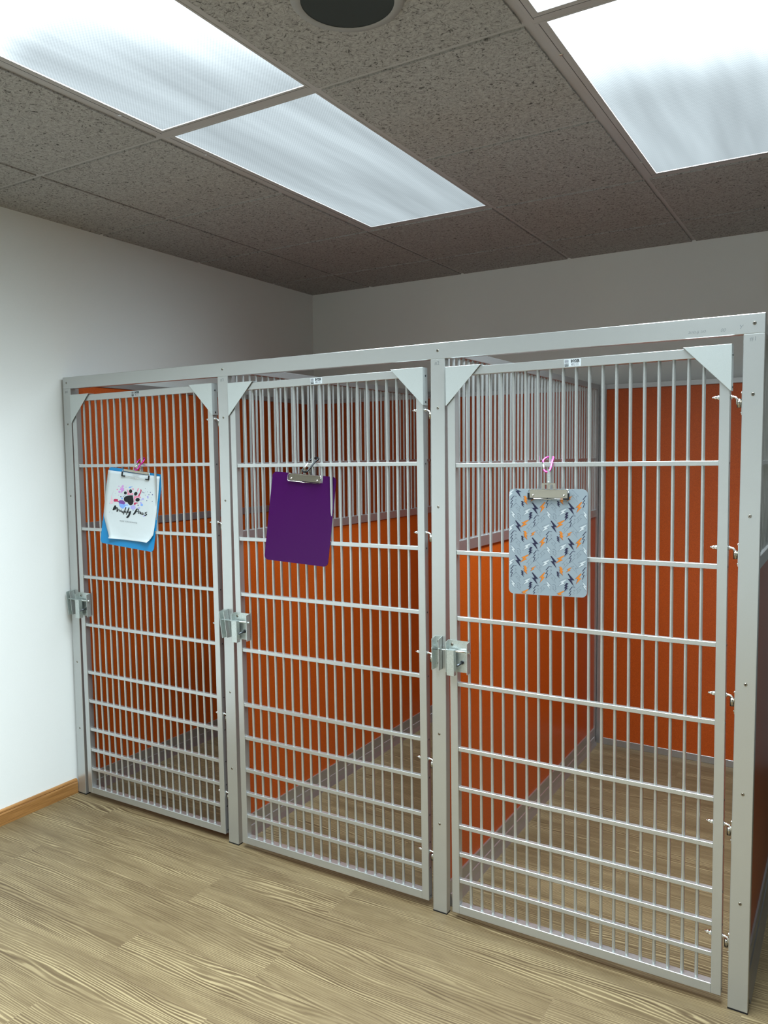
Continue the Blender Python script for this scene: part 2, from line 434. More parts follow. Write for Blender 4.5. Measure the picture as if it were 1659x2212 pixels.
# tiles
mb = MB()
TD = 0.0055
cell_x = []
i0 = int(math.floor((XW - GX) / G)); i1 = int(math.ceil((XR - GX) / G))
j0 = int(math.floor((YF - GY) / G)); j1 = int(math.ceil((YB - GY) / G))
SPK = (1.945, -0.677)
for i in range(i0, i1):
    for j in range(j0, j1):
        if is_light(i, j): continue
        xa = max(GX + i * G + 0.0098, XW); xb = min(GX + (i + 1) * G - 0.0098, XR)
        ya = max(GY + j * G + 0.0098, YF); yb = min(GY + (j + 1) * G - 0.0098, YB)
        if xb <= xa or yb <= ya: continue
        # ragged little rebate edge
        n = 40
        def edge(x_a, y_a, x_b, y_b, nx, ny):
            out = []
            for k in range(n):
                t = k / n; jt = random.uniform(-0.0011, 0.0011)
                out.append((x_a + (x_b - x_a) * t + nx * jt, y_a + (y_b - y_a) * t + ny * jt))
            return out
        ol = edge(xa, ya, xb, ya, 0, 1) + edge(xb, ya, xb, yb, 1, 0) + edge(xb, yb, xa, yb, 0, 1) + edge(xa, yb, xa, ya, 1, 0)
        mb.poly(ol, TD + 0.012, axis='z', at=ZC - TD)
mb.box(XW, XR, YF, YB, ZC + 0.03, ZC + 0.06)
struct(mb, 'ceiling', TILE)
# suspended grid of tees
mb = MB()
for i in range(i0 + 1, i1):
    x = GX + i * G
    mb.box(x - 0.012, x + 0.012, YF, YB, ZC, ZC + 0.002)
for j in range(j0 + 1, j1):
    y = GY + j * G
    xs = [XW] + [GX + i * G for i in range(i0 + 1, i1)] + [XR]
    for q_, (a, b) in enumerate(zip(xs[:-1], xs[1:])):
        ci = i0 + q_
        if any(ci == c and j == r + 1 for c, r in LIGHT_CELLS): continue
        mb.box(a + (0.0121 if a > XW else 0), b - (0.0121 if b < XR else 0), y - 0.012, y + 0.012, ZC, ZC + 0.002)
struct(mb, 'trim_1', GRID)

# ------------------------------------------------------------------ troffers
def troffer(c, r, label, mitred=False, seen=True):
    x0 = GX + c * G + 0.0122; x1 = GX + (c + 1) * G - 0.0122
    y0 = GY + r * G + 0.0122; y1 = GY + (r + 2) * G - 0.0122
    t = thing('ceiling_light', label, 'ceiling light', ((x0 + x1) / 2, (y0 + y1) / 2, ZC), group='recessed fluorescent ceiling lights')
    hw = (x1 - x0) / 2; hl = (y1 - y0) / 2
    z0 = 0.0
    L_, R_, N_, F_ = (0.030, 0.007, 0.007, 0.020)       # visible frame widths: left, right, near, far
    if mitred: L_, R_, N_, F_ = (0.028, 0.022, 0.022, 0.026)
    m1 = MB()
    lo = -0.001 if not mitred else -0.006
    m1.box(-hw, -hw + L_, -hl, hl, lo, 0.004, 0.0006)
    m1.box(hw - R_, hw, -hl, hl, lo, 0.004, 0.0006)
    m1.box(-hw + L_, hw - R_, -hl, -hl + N_, lo, 0.004, 0.0006)
    m1.box(-hw + L_, hw - R_, hl - F_, hl, lo, 0.004, 0.0006)
    # sheet-metal body above the ceiling
    m1.box(-hw, hw, -hl, hl, 0.050, 0.052)
    m1.box(-hw, -hw + 0.002, -hl, hl, 0.004, 0.050); m1.box(hw - 0.002, hw, -hl, hl, 0.004, 0.050)
    m1.box(-hw, hw, -hl, -hl + 0.002, 0.004, 0.050); m1.box(-hw, hw, hl - 0.002, hl, 0.004, 0.050)
    m1.build('housing', GRID, t)
    m2 = MB()
    v = [m2.bm.verts.new(p) for p in ((-hw + L_, -hl + N_, 0.0022), (hw - R_, -hl + N_, 0.0022), (hw - R_, hl - F_, 0.0022), (-hw + L_, hl - F_, 0.0022))]
    m2.bm.faces.new(list(reversed(v)))
    lens = m2.build('diffuser', LENS['dimmed' if (c, r) == (1, 0) else r], t, recalc=False)
    # seam of the hinged door and its two latches
    ms = MB()
    ms.box(-hw + 0.010, -hw + 0.0112, -hl + 0.004, hl - 0.004, lo - 0.0004, lo)
    ms.box(-hw + 0.010, hw - 0.004, hl - 0.012, hl - 0.011, lo - 0.0004, lo)
    ms.build('seam', STEEL_DARK, t)
    for yy in (-hl * 0.72, hl * 0.72):
        MB().box(-hw + 0.006, -hw + 0.016, yy - 0.004, yy + 0.004, lo - 0.003, lo, 0.0005).build('clip', CHROME, t)
    return t
troffer(1, 0, 'long ceiling light above the middle kennel, narrowing away behind the brightest left one')
troffer(1, -2, 'bright long ceiling light cut by the top left corner of the photo')
troffer(3, 0, 'long ceiling light at the right, above the right-hand kennel door')
troffer(3, -2, 'ceiling light showing only one corner with a mitred frame at the top edge', mitred=True)
for r_, where in ((-4, 'overhead'), (-6, 'behind the camera')):  # unseen lights, added to brighten the walls and kennel fronts
    troffer(1, r_, 'added ceiling light %s, unseen, in the left row' % where)
    troffer(3, r_, 'added ceiling light %s, unseen, in the right row' % where)

# ------------------------------------------------------------------ round ceiling speaker
sp = thing('ceiling_speaker', 'round ceiling speaker with dark grey mesh set in a ceiling tile', 'speaker', (SPK[0], SPK[1], ZC - TD))
def ring(mb, r0, r1, z0, z1, seg=64):
    a = []; 
    for k in range(seg):
        c, s_ = math.cos(2 * PI * k / seg), math.sin(2 * PI * k / seg)
        a.append([mb.bm.verts.new((r * c, r * s_, z)) for r, z in ((r0, z0 + 0.001), (r0 + 0.002, z0), (r1 - 0.004, z0 + 0.001), (r1, z1))])
    for k in range(seg):
        A = a[k]; B = a[(k + 1) % seg]
        for q in range(3):
            f = mb.bm.faces.new((A[q], B[q], B[q + 1], A[q + 1])); f.smooth = True
    return mb
ring(MB(), 0.104, 0.127, -0.006, 0.0).build('rim', RIM, sp)
MB().rod((0, 0, -0.0042), (0, 0, -0.001), 0.1045, 64).build('grille', SPEAKER_DARK, sp)

# ================================================================== KENNEL FRONT FRAME
def screw(parent, x, z, y=0.0, r=0.0048, mat=None):
    mb = MB()
    mb.rod((0, 0.0002, 0), (0, -0.0012, 0), r, 16, r2=r * 0.75)
    mb.box(-r * 0.62, r * 0.62, -0.0016, -0.0011, -r * 0.13, r * 0.13, 0, 1)
    mb.box(-r * 0.13, r * 0.13, -0.0016, -0.0011, -r * 0.62, r * 0.62, 0, 1)
    o = mb.build('screw', [mat or NICKEL, RUBBER], parent, (x, y, z))
    o.rotation_euler = (0, random.uniform(-0.7, 0.7), 0)
    return o
fr = thing('kennel_front_frame', 'silver aluminium frame of four posts under one long top beam across the kennel fronts', 'kennel frame', (1.367, 0, 0))
OX = 1.367
beam = MB().box(0 - OX, PX[3] + PW - OX, 0, PD, H - PW, H, 0.0012).build('top_beam', ALU, fr)
for k in range(4):
    screw(beam, PC[k] - OX, 1.819)
# pencil marks on the beam, upside down as written by the installer
for body, x, z, sz in (('on front', 2.575, 1.808, 0.013), ('00', 2.638, 1.8085, 0.012), ('Y', 2.677, 1.811, 0.016)):
    text_mesh('pencil_mark', body, sz, PENCIL_SOFT, beam,
              Matrix.Translation((x - OX, -0.0003, z)) @ FRONT @ Matrix.Rotation(PI if body != 'Y' else 0, 4, 'Z'), 0.00008, shear=0.3, bold=-0.0002)
HZ = [1.638, 1.2475, 0.857, 0.505, 0.193]
for k in range(4):
    p = MB().box(PX[k] - OX, PX[k] + PW - OX, 0, PD, 0.004, H - PW, 0.0012).build('post', ALU, fr)
    MB().box(PX[k] - OX - 0.0002, PX[k] + PW - OX + 0.0002, -0.0002, PD, 0.0, 0.0045).build('foot', RUBBER, p)
    for z in (1.642, 1.3325, 0.600, 0.3005) + ((0.894,) if k == 3 else ()):
        screw(p, PC[k] - OX, z)
    text_mesh('pencil_mark', '#%d' % (4 - k), 0.016, PENCIL_SOFT, p,
              Matrix.Translation((PC[k] - OX - 0.002, -0.0003, 1.780)) @ FRONT, 0.00008, bold=-0.0002)
    if k > 0:
        xp = PX[k] - OX
        for z in HZ:
            mb = MB().box(xp - 0.0016, xp, 0.004, 0.021, z - 0.047, z + 0.014, 0.0004)
            mb.ball((xp - 0.0022, 0.0127, z + 0.010), 0.0026, 8).ball((xp - 0.0022, 0.0127, z - 0.041), 0.0026, 8)
            hp = mb.build('hinge_plate', CHROME, p)
            seg = 14; m2 = MB()
            m2.rod((xp - 0.0078, 0.0127, z - 0.028), (xp - 0.0078, 0.0127, z - 0.006), 0.0056, 16)
            m2.build('hinge_sleeve', NICKEL, hp)
    if k < 3:
        # keeper: a U channel with two forward flanges; on the two left posts it has been knocked askew
        ke = MB()
        wch = 0.0125; d = 0.026; hh = 0.0525; t = 0.0016
        ke.box(-wch, wch, -t, 0, -hh, hh)
        ke.poly([(-0.0, -hh), (-0.0, hh), (-d, hh - 0.005), (-d, -hh)], t, axis='x', at=-wch)
        ke.poly([(-0.0, -hh), (-0.0, hh), (-d, hh - 0.005), (-d, -hh)], t, axis='x', at=wch - t)
        ko = ke.build('latch_keeper', ZINC, fr, (PC[k] - OX + (0 if k == 2 else -0.004), -0.0004, 0.868))
        ko.rotation_euler = (0, math.radians([-7.5, -8.5, 0][k]), 0)
        screw(ko, 0.0, 0.036, y=-t - 0.0002, r=0.0045)
        screw(ko, 0.0, -0.036, y=-t - 0.0002, r=0.0045)

# ================================================================== DOORS
DW = 0.803; DH = 1.739; SW = 0.0255
RAILS = [1.440, 1.169, 0.961, 0.751, 0.541, 0.413, 0.287, 0.195, 0.108]
def make_door(n, xc, label):
    X0 = xc + 0.4075
    d = thing('kennel_door', label, 'kennel door', (X0, 0.0, 0.0285), (0, math.radians(-0.40), math.radians(0.5)), 'barred kennel doors')
    MB().box(-SW, 0, 0, PD, 0, DH, 0.001).build('stile', ALU, d)
    MB().box(-DW, -DW + SW, 0, PD, 0, DH, 0.001).build('stile', ALU, d)
    MB().box(-DW + SW, -SW, 0, PD, DH - SW, DH, 0.001).build('top_rail', ALU, d)
    MB().box(-DW + SW, -SW, 0, PD, 0, SW + 0.002, 0.001).build('bottom_rail', ALU, d)
    r0 = MB().box(-DW + SW, -SW, 0.0030, 0.0168, -0.0064, 0.0064, 0.0008).build('cross_rail', ALU, d, (0, 0, RAILS[0]))
    for z in RAILS[1:]: dup(r0, d, (0, 0, z))
    # 19 round bars through the rails
    b0 = MB().rod((0, 0.0122, SW - 0.002), (0, 0.0122, DH - SW + 0.002), 0.0047, 14, cap=False).build('bar', ALU, d, (-DW + 0.0617, 0, 0))
    for k in range(1, 19): dup(b0, d, (-DW + 0.0617 + 0.0376 * k, 0, 0))
    # corner gussets: bent triangular plates
    def gusset(left):
        s = 1 if left else -1; xo = (-DW - 0.004) if left else 0.004
        leg = 0.1185; zt = DH + 0.004
        mb = MB()
        # front face drawn with a slightly tucked tip
        mb.poly([(xo, zt), (xo + s * leg, zt), (xo + s * 0.003, zt - leg), (xo, zt - leg)], 0.0016, at=-0.0056)
        mb.poly([(xo, zt - 0.0016), (xo + s * leg, zt - 0.0016), (xo + s * leg, zt), (xo, zt)], 0.030, at=-0.0056)
        mb.poly([(xo, zt - leg), (xo, zt), (xo + s * 0.0016, zt), (xo + s * 0.0016, zt - leg)], 0.030, at=-0.0056)
        g = mb.build('corner_gusset', ALU_PLATE, d)
        bv = g.modifiers.new('bevel', 'BEVEL'); bv.width = 0.0012; bv.segments = 2; bv.limit_method = 'ANGLE'
        for z in (zt - 0.026, zt - 0.108):
            MB().rod((xo, 0.010, z), (xo - s * 0.0014, 0.010, z), 0.0032, 12).build('screw', STEEL_DARK, g)
        return g
    gusset(True); gusset(False)
    # plugs on the hinge edge, one beside every rail
    for z in RAILS + [0.013]:
        MB().rod((0, 0.0127, z), (0.0008, 0.0127, z), 0.0030, 10).build('edge_screw', STEEL_DARK, d)
    # J bolts of the hinges
    for zw in HZ:
        z = zw - 0.0285
        mb = MB().tube([(-0.030, 0.0127, z), (0.006, 0.0127, z), (0.0115, 0.0127, z - 0.0012), (0.0148, 0.0127, z - 0.0045), (0.0158, 0.0127, z - 0.009), (0.0158, 0.0127, z - 0.020)], 0.0033, 10)
        mb.rod((0, 0.0127, z), (0.0035, 0.0127, z), 0.0062, 6)
        hb = mb.build('hinge_bolt', CHROME, d)
        MB().rod((-SW - 0.0005, 0.0127, z), (-SW - 0.0075, 0.0127, z), 0.0062, 6).rod((-SW - 0.007, 0.0127, z), (-SW - 0.017, 0.0127, z), 0.0052, 12, r2=0.0030).ball((-SW - 0.0165, 0.0127, z), 0.0030, 10).build('acorn_nut', CHROME, hb)
    # latch: backing channel, slide rod, hanging block and stop pin
    zc = 0.871 - 0.0285; xl = -DW - 0.004
    t = 0.0016; hh = 0.050; dd = 0.022
    mb = MB().box(xl, xl + 0.0735, -t - 0.0002, -0.0002, zc - hh, zc + hh)
    mb.poly([(-0.0002, zc - hh), (-0.0002, zc + hh), (-dd, zc + hh - 0.004), (-dd, zc - hh)], t, axis='x', at=xl)
    mb.poly([(-0.0002, zc - hh), (-0.0002, zc + hh), (-dd, zc + hh - 0.004), (-dd, zc - hh)], t, axis='x', at=xl + 0.0735 - t)
    la = mb.build('latch', ZINC, d)
    screw(la, xl + 0.013, zc + 0.036, y=-t - 0.0004, r=0.0052)
    for zz in (0.036, 0.002, -0.034):
        MB().rod((xl + 0.066, -t - 0.0001, zc + zz), (xl + 0.066, -t - 0.0006, zc + zz), 0.0024, 10).build('screw_hole', STEEL_DARK, la)
    zr = zc + 0.0185
    MB().rod((xl - 0.052, -0.0125, zr), (xl + 0.0795, -0.0125, zr), 0.0036, 14).ball((xl - 0.052, -0.0125, zr), 0.0036, 10).build('slide_rod', CHROME if n == 3 else ZINC, la)
    MB().box(xl + 0.006, xl + 0.0315, -0.0290, -0.0280, zr - 0.076, zr + 0.0045, 0.0004).box(xl + 0.0305, xl + 0.0315, -0.0290, -0.0125, zr - 0.076, zr + 0.0045).box(xl + 0.006, xl + 0.007, -0.0290, -0.0125, zr - 0.076, zr + 0.0045).box(xl + 0.006, xl + 0.0315, -0.0290, -0.0085, zr + 0.0035, zr + 0.0045).build('slide_block', ZINC, la)
    MB().rod((xl + 0.048, -0.001, zc - 0.018), (xl + 0.045, -0.034, zc - 0.022), 0.0037, 12).rod((xl + 0.048, -0.0015, zc - 0.018), (xl + 0.0479, -0.004, zc - 0.0183), 0.0068, 6).build('stop_pin', STEEL_DARK, la)
    # maker's label on the top rail
    lx = -DW / 2 - 0.009; lz = DH - 0.0128
    lb = MB().box(lx - 0.024, lx + 0.024, -0.0004, 0.0001, lz - 0.0105, lz + 0.0105).build('maker_label', WHITE_PRINT, d)
    text_mesh('lettering', 'SNYDER', 0.0108, BLACK, lb, Matrix.Translation((lx + 0.0075, -0.0006, lz + 0.0045)) @ FRONT, 0.0001, bold=0.00045, xs=0.62)
    text_mesh('lettering', 'MFG. CO.', 0.0098, GREY_PRINT, lb, Matrix.Translation((lx + 0.0075, -0.0006, lz - 0.0047)) @ FRONT, 0.0001, xs=0.54, bold=0.0001)
    ic = MB().box(lx - 0.0225, lx - 0.0110, -0.0006, -0.0003, lz - 0.0090, lz - 0.0070)
    for q in range(6):
        ic.box(lx - 0.0225 + q * 0.00205, lx - 0.0225 + q * 0.00205 + 0.0011, -0.0006, -0.0003, lz - 0.0075, lz - 0.0005)
    ic.build('comb_emblem', BLACK, lb)
    MB().box(lx - 0.0225, lx - 0.0110, -0.0006, -0.0003, lz + 0.0012, lz + 0.0090).build('grey_square', GREY_PRINT, lb)
    return d
make_door(1, 0.473, 'leftmost barred kennel door, beside the white wall, with the blue clipboard on it')
make_door(2, 1.368, 'middle barred kennel door, with the purple clipboard on it')
make_door(3, 2.260, 'rightmost and nearest barred kennel door, with the lightning-bolt clipboard on it')

# ================================================================== SIDE PANELS AND DIVIDERS
YF0 = 0.0262; YK = 1.742
HT = 0.0127
def side_panel(xc, label, bars=True, cat='kennel divider', group=None):
    d = thing('kennel_side_panel', label, cat, (xc, YF0, 0), (0, 0, 0), group)
    D = YK - YF0
    MB().box(-HT, HT, 0, 0.026, 0.0, 1.8375, 0.001).build('stile', ALU_PANEL, d)
    MB().box(-HT, HT, D - 0.026, D, 0.0, 1.8375, 0.001).build('stile', ALU_PANEL, d)
    MB().box(-HT, HT, 0.026, D - 0.026, 1.8115, 1.8375, 0.001).build('top_rail', ALU_PANEL, d)
    MB().box(-HT, HT, 0.026, D - 0.026, 1.1765, 1.2125, 0.001).build('middle_rail', ALU_PANEL, d)
    MB().box(-HT, HT, 0.026, D - 0.026, 0.040, 0.085, 0.001).build('bottom_rail', ALU_PANEL, d)
    mb = MB()
    for s in (-1, 1):
        prof = [(s * HT, 0.0), (s * HT, 0.043), (s * (HT + 0.003), 0.041), (s * (HT + 0.007), 0.020), (s * (HT + 0.015), 0.0)]
        if s < 0: prof.reverse()
        v0 = [mb.bm.verts.new((p[0], 0.026, p[1])) for p in prof]; v1 = [mb.bm.verts.new((p[0], D - 0.03, p[1])) for p in prof]
        n = len(prof)
        for i in range(n): mb.bm.faces.new((v0[i], v0[(i + 1) % n], v1[(i + 1) % n], v1[i]))
        mb.bm.faces.new(list(reversed(v0))); mb.bm.faces.new(v1)
    mb.box(-HT, HT, 0.026, D - 0.026, 0.0, 0.040)
    mb.build('floor_trim', ALU_PANEL, d)
    MB().box(-0.0065, 0.0065, 0.026, D - 0.026, 0.085, 1.1765).build('lower_panel', ORANGE, d)
    if bars:
        MB().box(-0.0055, 0.0055, 0.026, D - 0.026, 1.460, 1.472, 0.0006).build('cross_rail', ALU_PANEL, d)
        b0 = None; y = 0.0698 - YF0 + 0.006
        while y < D - 0.035:
            if b0 is None: b0 = MB().rod((0, 0, 1.2115), (0, 0, 1.8125), 0.0047, 12, cap=False).build('bar', ALU, d, (0, y, 0))
            else: dup(b0, d, (0, y, 0))
            y += 0.0375
    else:
        MB().box(-0.0065, 0.0065, 0.026, D - 0.026, 1.2125, 1.8115).build('upper_panel', ORANGE, d)
    return d
side_panel(PC[0], 'solid orange kennel side against the white wall at the left, split by one grey rail', bars=False, cat='kennel side')
side_panel(PC[1], 'divider between left and middle kennels, orange below and bars above', group='kennel dividers')
side_panel(PC[2], 'divider between middle and right kennels, orange below and bars above', group='kennel dividers')
side_panel(PC[3], 'outer right kennel side seen edge-on at the right border, orange below and bars above', cat='kennel side')

# ================================================================== BACK PANELS
def back_panel(k, label):
    xa = PC[k] + HT + (0.0008 if k else 0.0008); xb = PC[k + 1] - HT - 0.0008
    Wd = xb - xa
    d = thing('kennel_back_panel', label, 'kennel back panel', (xa, YK + 0.0005, 0), group='orange kennel back panels')
    T = 0.026
    MB().box(0, 0.034, 0, T, 0.0, 1.8385, 0.001).build('stile', ALU_PANEL, d)
    MB().box(Wd - 0.034, Wd, 0, T, 0.0, 1.8385, 0.001).build('stile', ALU_PANEL, d)
    MB().box(0.034, Wd - 0.034, 0, T, 1.8125, 1.8375, 0.001).build('top_rail', ALU_PANEL, d)
    MB().box(0.034, Wd - 0.034, 0, T, 0.0, 0.034, 0.001).build('bottom_rail', ALU_PANEL, d)
    MB().box(0.034, Wd - 0.034, 0.006, 0.019, 0.034, 1.8125).build('panel', ORANGE, d)
back_panel(0, 'tall orange back panel of the left kennel, dim behind two rows of bars')
back_panel(1, 'tall orange back panel of the middle kennel, behind the divider bars')
back_panel(2, 'tall well-lit orange back panel of the right kennel')

# unseen dark cabinet, added to darken the outer panel as its reflection suggests
cab = thing('added_dark_cabinet', 'added dark cabinet, unseen beyond the right border, darkening the outer kennel side', 'cabinet', (3.45, 1.0, 0))
DARKC = simple('dark_laminate', (0.020, 0.021, 0.023), 0.4)
MB().box(-0.30, 0.30, -0.75, 0.75, 0.06, 1.25, 0.004).box(-0.26, 0.28, -0.72, 0.72, 0.0, 0.06).build('body', DARKC, cab)
for sy in (-1, 1):
    dr = MB().box(-0.318, -0.302, -0.745 if sy < 0 else 0.003, -0.003 if sy < 0 else 0.745, 0.075, 1.235, 0.002).build('door', DARKC, cab)
    MB().tube([(-0.318, sy * 0.06, 0.62), (-0.340, sy * 0.06, 0.63), (-0.340, sy * 0.06, 0.77), (-0.318, sy * 0.06, 0.78)], 0.005).build('handle', NICKEL, dr)

# ================================================================== CLIPBOARDS
def frame_matrix(o, ex, ey, ez):
    ex = Vector(ex).normalized(); ez = Vector(ez); ez = (ez - ex * ez.dot(ex)).normalized(); ey = ez.cross(ex)
    mt = Matrix.Identity(4)
    for i in range(3):
        mt[i][0] = ex[i]; mt[i][1] = ey[i]; mt[i][2] = ez[i]; mt[i][3] = o[i]
    return mt
def rounded(wd, ht, r, seg=6):
    pts = []
    for cx_, cz, a0 in ((wd / 2 - r, -r, PI / 2), (wd / 2 - r, -ht + r, 0), (-wd / 2 + r, -ht + r, -PI / 2), (-wd / 2 + r, -r, PI)):
        for q in range(seg + 1):
            a = a0 - q * (PI / 2) / seg
            pts.append((cx_ + r * math.cos(a), cz + r * math.sin(a)))
    return pts
def clip_board(o, ex, ey, ez, wd, ht, mat, label, cx, open_window=False, grips=True, clipw=0.118, rad=0.014):
    c = thing('clipboard', label, 'clipboard')
    c.matrix_world = frame_matrix(o, ex, ey, ez)
    MB().poly(rounded(wd, ht, rad), 0.0026, at=0.0).build('board', mat, c)
    hw = clipw / 2
    mb = MB()
    if not open_window:
        mb.poly([(cx - hw + 0.004, -0.001), (cx + hw - 0.004, -0.001), (cx + hw - 0.002, -0.025), (cx - hw + 0.002, -0.025)], 0.0012, at=-0.0060)
        mb.box(cx - hw + 0.004, cx + hw - 0.004, -0.0070, -0.0022, -0.0036, -0.0012, 0.0004)
        mb.box(cx - hw + 0.008, cx + hw - 0.008, -0.0066, -0.0058, -0.0072, -0.0052)
    else:
        mb.box(cx - hw + 0.004, cx + hw - 0.004, -0.0070, -0.0056, -0.0090, 0.0010, 0.0006)
    # lug standing above the board with two windows
    mb.box(cx - 0.019, cx + 0.019, -0.0022, -0.0010, 0.0125, 0.0165)
    mb.box(cx - 0.019, cx - 0.013, -0.0022, -0.0010, -0.004, 0.0125); mb.box(cx + 0.013, cx + 0.019, -0.0022, -0.0010, -0.004, 0.0125)
    mb.box(cx - 0.003, cx + 0.003, -0.0022, -0.0010, -0.004, 0.0125)
    cl = mb.build('clip', NICKEL, c)
    # wire lever
    y = -0.0078
    z1 = -0.0282
    MB().tube([(cx - hw + 0.006, y + 0.002, 0.0005), (cx - hw + 0.001, y + 0.001, -0.004), (cx - hw, y, -0.008), (cx - hw, y, z1 + 0.003), (cx - hw + 0.003, y, z1), (cx - 0.012, y, z1 + 0.0005), (cx - 0.005, y, z1 - 0.001), (cx + 0.005, y, z1 - 0.001), (cx + 0.012, y, z1 + 0.0005), (cx + hw - 0.003, y, z1), (cx + hw, y, z1 + 0.003), (cx + hw, y, -0.008), (cx + hw - 0.001, y + 0.001, -0.004), (cx + hw - 0.006, y + 0.002, 0.0005)], 0.0012, 8).build('wire', CHROME, cl)
    if not open_window:
        for sx in (-1, 1):
            MB().ball((cx + sx * (hw - 0.013), -0.0064, -0.0185), 0.0034, 12).build('rivet', CHROME, cl)
    if grips:
        for sx in (-1, 1):
            MB().box(cx + sx * hw - 0.0024, cx + sx * hw + 0.0024, y - 0.0024, y + 0.0024, z1 - 0.0022, z1 + 0.017, 0.0007).box(cx + sx * hw - (0.0024 if sx < 0 else 0.015), cx + sx * hw + (0.015 if sx < 0 else 0.0024), y - 0.0022, y + 0.0022, z1 - 0.0024, z1 + 0.0024, 0.0007).build('rubber_grip', RUBBER, cl)
    return c
cb1 = clip_board((0.4453, -0.006, 1.4437), (0.965, 0.2283, -0.1287), None, (0.1094, 0.0955, 0.9894), 0.2551, 0.3144, BLUE,
    'blue clipboard hanging on the left kennel door, mostly hidden by a white sheet', 0.0075, open_window=True, clipw=0.126, rad=0.015)
cb2 = clip_board((1.3006, -0.0106, 1.4336), (0.9617, 0.2593, -0.0891), None, (0.0626, 0.1086, 0.9921), 0.2378, 0.3107, PURPLE,
    'glossy deep purple clipboard hanging empty on the middle kennel door', 0.004, grips=False, clipw=0.122, rad=0.016)
cb3 = clip_board((2.1831, -0.0285, 1.396), (0.9892, 0.1468, 0.0015), None, (-0.0012, -0.0017, 1.0), 0.2255, 0.3089, GREYBOARD,
    'grey clipboard printed with navy, orange and white lightning bolts on the right kennel door', 0.0035, clipw=0.114, rad=0.015)
# steel strap between the third clipboard and its carabiner
sb = MB().box(0.0005, 0.0065, -0.0050, -0.0040, 0.0150, 0.0560, 0.0003)
sb.ball((0.0035, -0.0056, 0.0190), 0.0028, 10)
sb.build('hanging_strap', ZINC, cb3)

# --- printed bolts of the third board
BOLT = [(0.16, 0.5), (-0.30, -0.04), (-0.04, -0.02), (-0.18, -0.5), (0.30, 0.10), (0.05, 0.08), (0.26, 0.5)]
BOLT2 = [(-0.05, 0.5), (-0.28, 0.16), (-0.10, 0.17), (-0.26, -0.12), (-0.08, -0.10), (-0.20, -0.5), (0.26, -0.02), (0.08, -0.01), (0.24, 0.22), (0.06, 0.22), (0.22, 0.5)]
MOT = [(510, 865, 180, 'navy', 1, 1), (385, 905, 165, 'white', -1, 0), (265, 855, 130, 'line', 1, 1), (325, 800, 95, 'navy', 2, 1),
       (370, 745, 125, 'orange', 2, 1), (195, 770, 175, 'stack', 2, 0), (612, 845, 155, 'orange', 1, 0), (440, 975, 125, 'navy', 2, 0),
       (525, 1045, 165, 'stack', 2, 0), (615, 1003, 120, 'line', 1, 0), (190, 950, 140, 'white', 1, 1), (275, 992, 105, 'line', 2, 1),
       (350, 1080, 155, 'orange', -1, 0), (265, 1120, 175, 'navy', 1, 1), (430, 1140, 160, 'line', 1, 0), (655, 1135, 175, 'white', -1, 0),
       (475, 1225, 95, 'orange', -1, 0), (560, 1190, 165, 'line', 1, 1)]
mats3 = [NAVY, ORANGE_PRINT, WHITE_PRINT, OUTLINE, GREYBOARD]
pm = MB()
W3, H3 = 0.2255, 0.3089
def zd(u, v): return (-0.1117 + (u - 130) * 0.0002016, -0.0415 - (v - 780) * 0.000203 + (u - 130) * 2.7e-6)
def add_bolt(cx_, cz, h, shape, mir, tilt, mi, y, grow=0.0):
    pts = []
    for px, pz in shape:
        px = px * 0.82 * (-1 if mir else 1)
        x = px * h; z = pz * h
        if grow:
            l = math.hypot(x, z) or 1; x += x / l * grow; z += z / l * grow
        ca, sa = math.cos(tilt), math.sin(tilt)
        pts.append((cx_ + x * ca - z * sa, cz + x * sa + z * ca))
    if any(abs(p[0]) > W3 / 2 - 0.0008 or p[1] > -0.0008 or p[1] < -H3 + 0.0008 for p in pts):
        cl = [(max(-W3 / 2 + 0.0012, min(W3 / 2 - 0.0012, p[0])), max(-H3 + 0.0012, min(-0.0012, p[1]))) for p in pts]
        if sum(1 for a, b in zip(cl, pts) if a != b) > len(pts) * 0.65: return
        pts = cl
    for p in pts:      # keep off the rounded corners
        for sx in (-1, 1):
            for zc in (0, -H3):
                if abs(p[0] - sx * W3 / 2) < 0.008 and abs(p[1] - zc) < 0.008: return
    pm.poly(pts, 0, at=y, mi=mi)
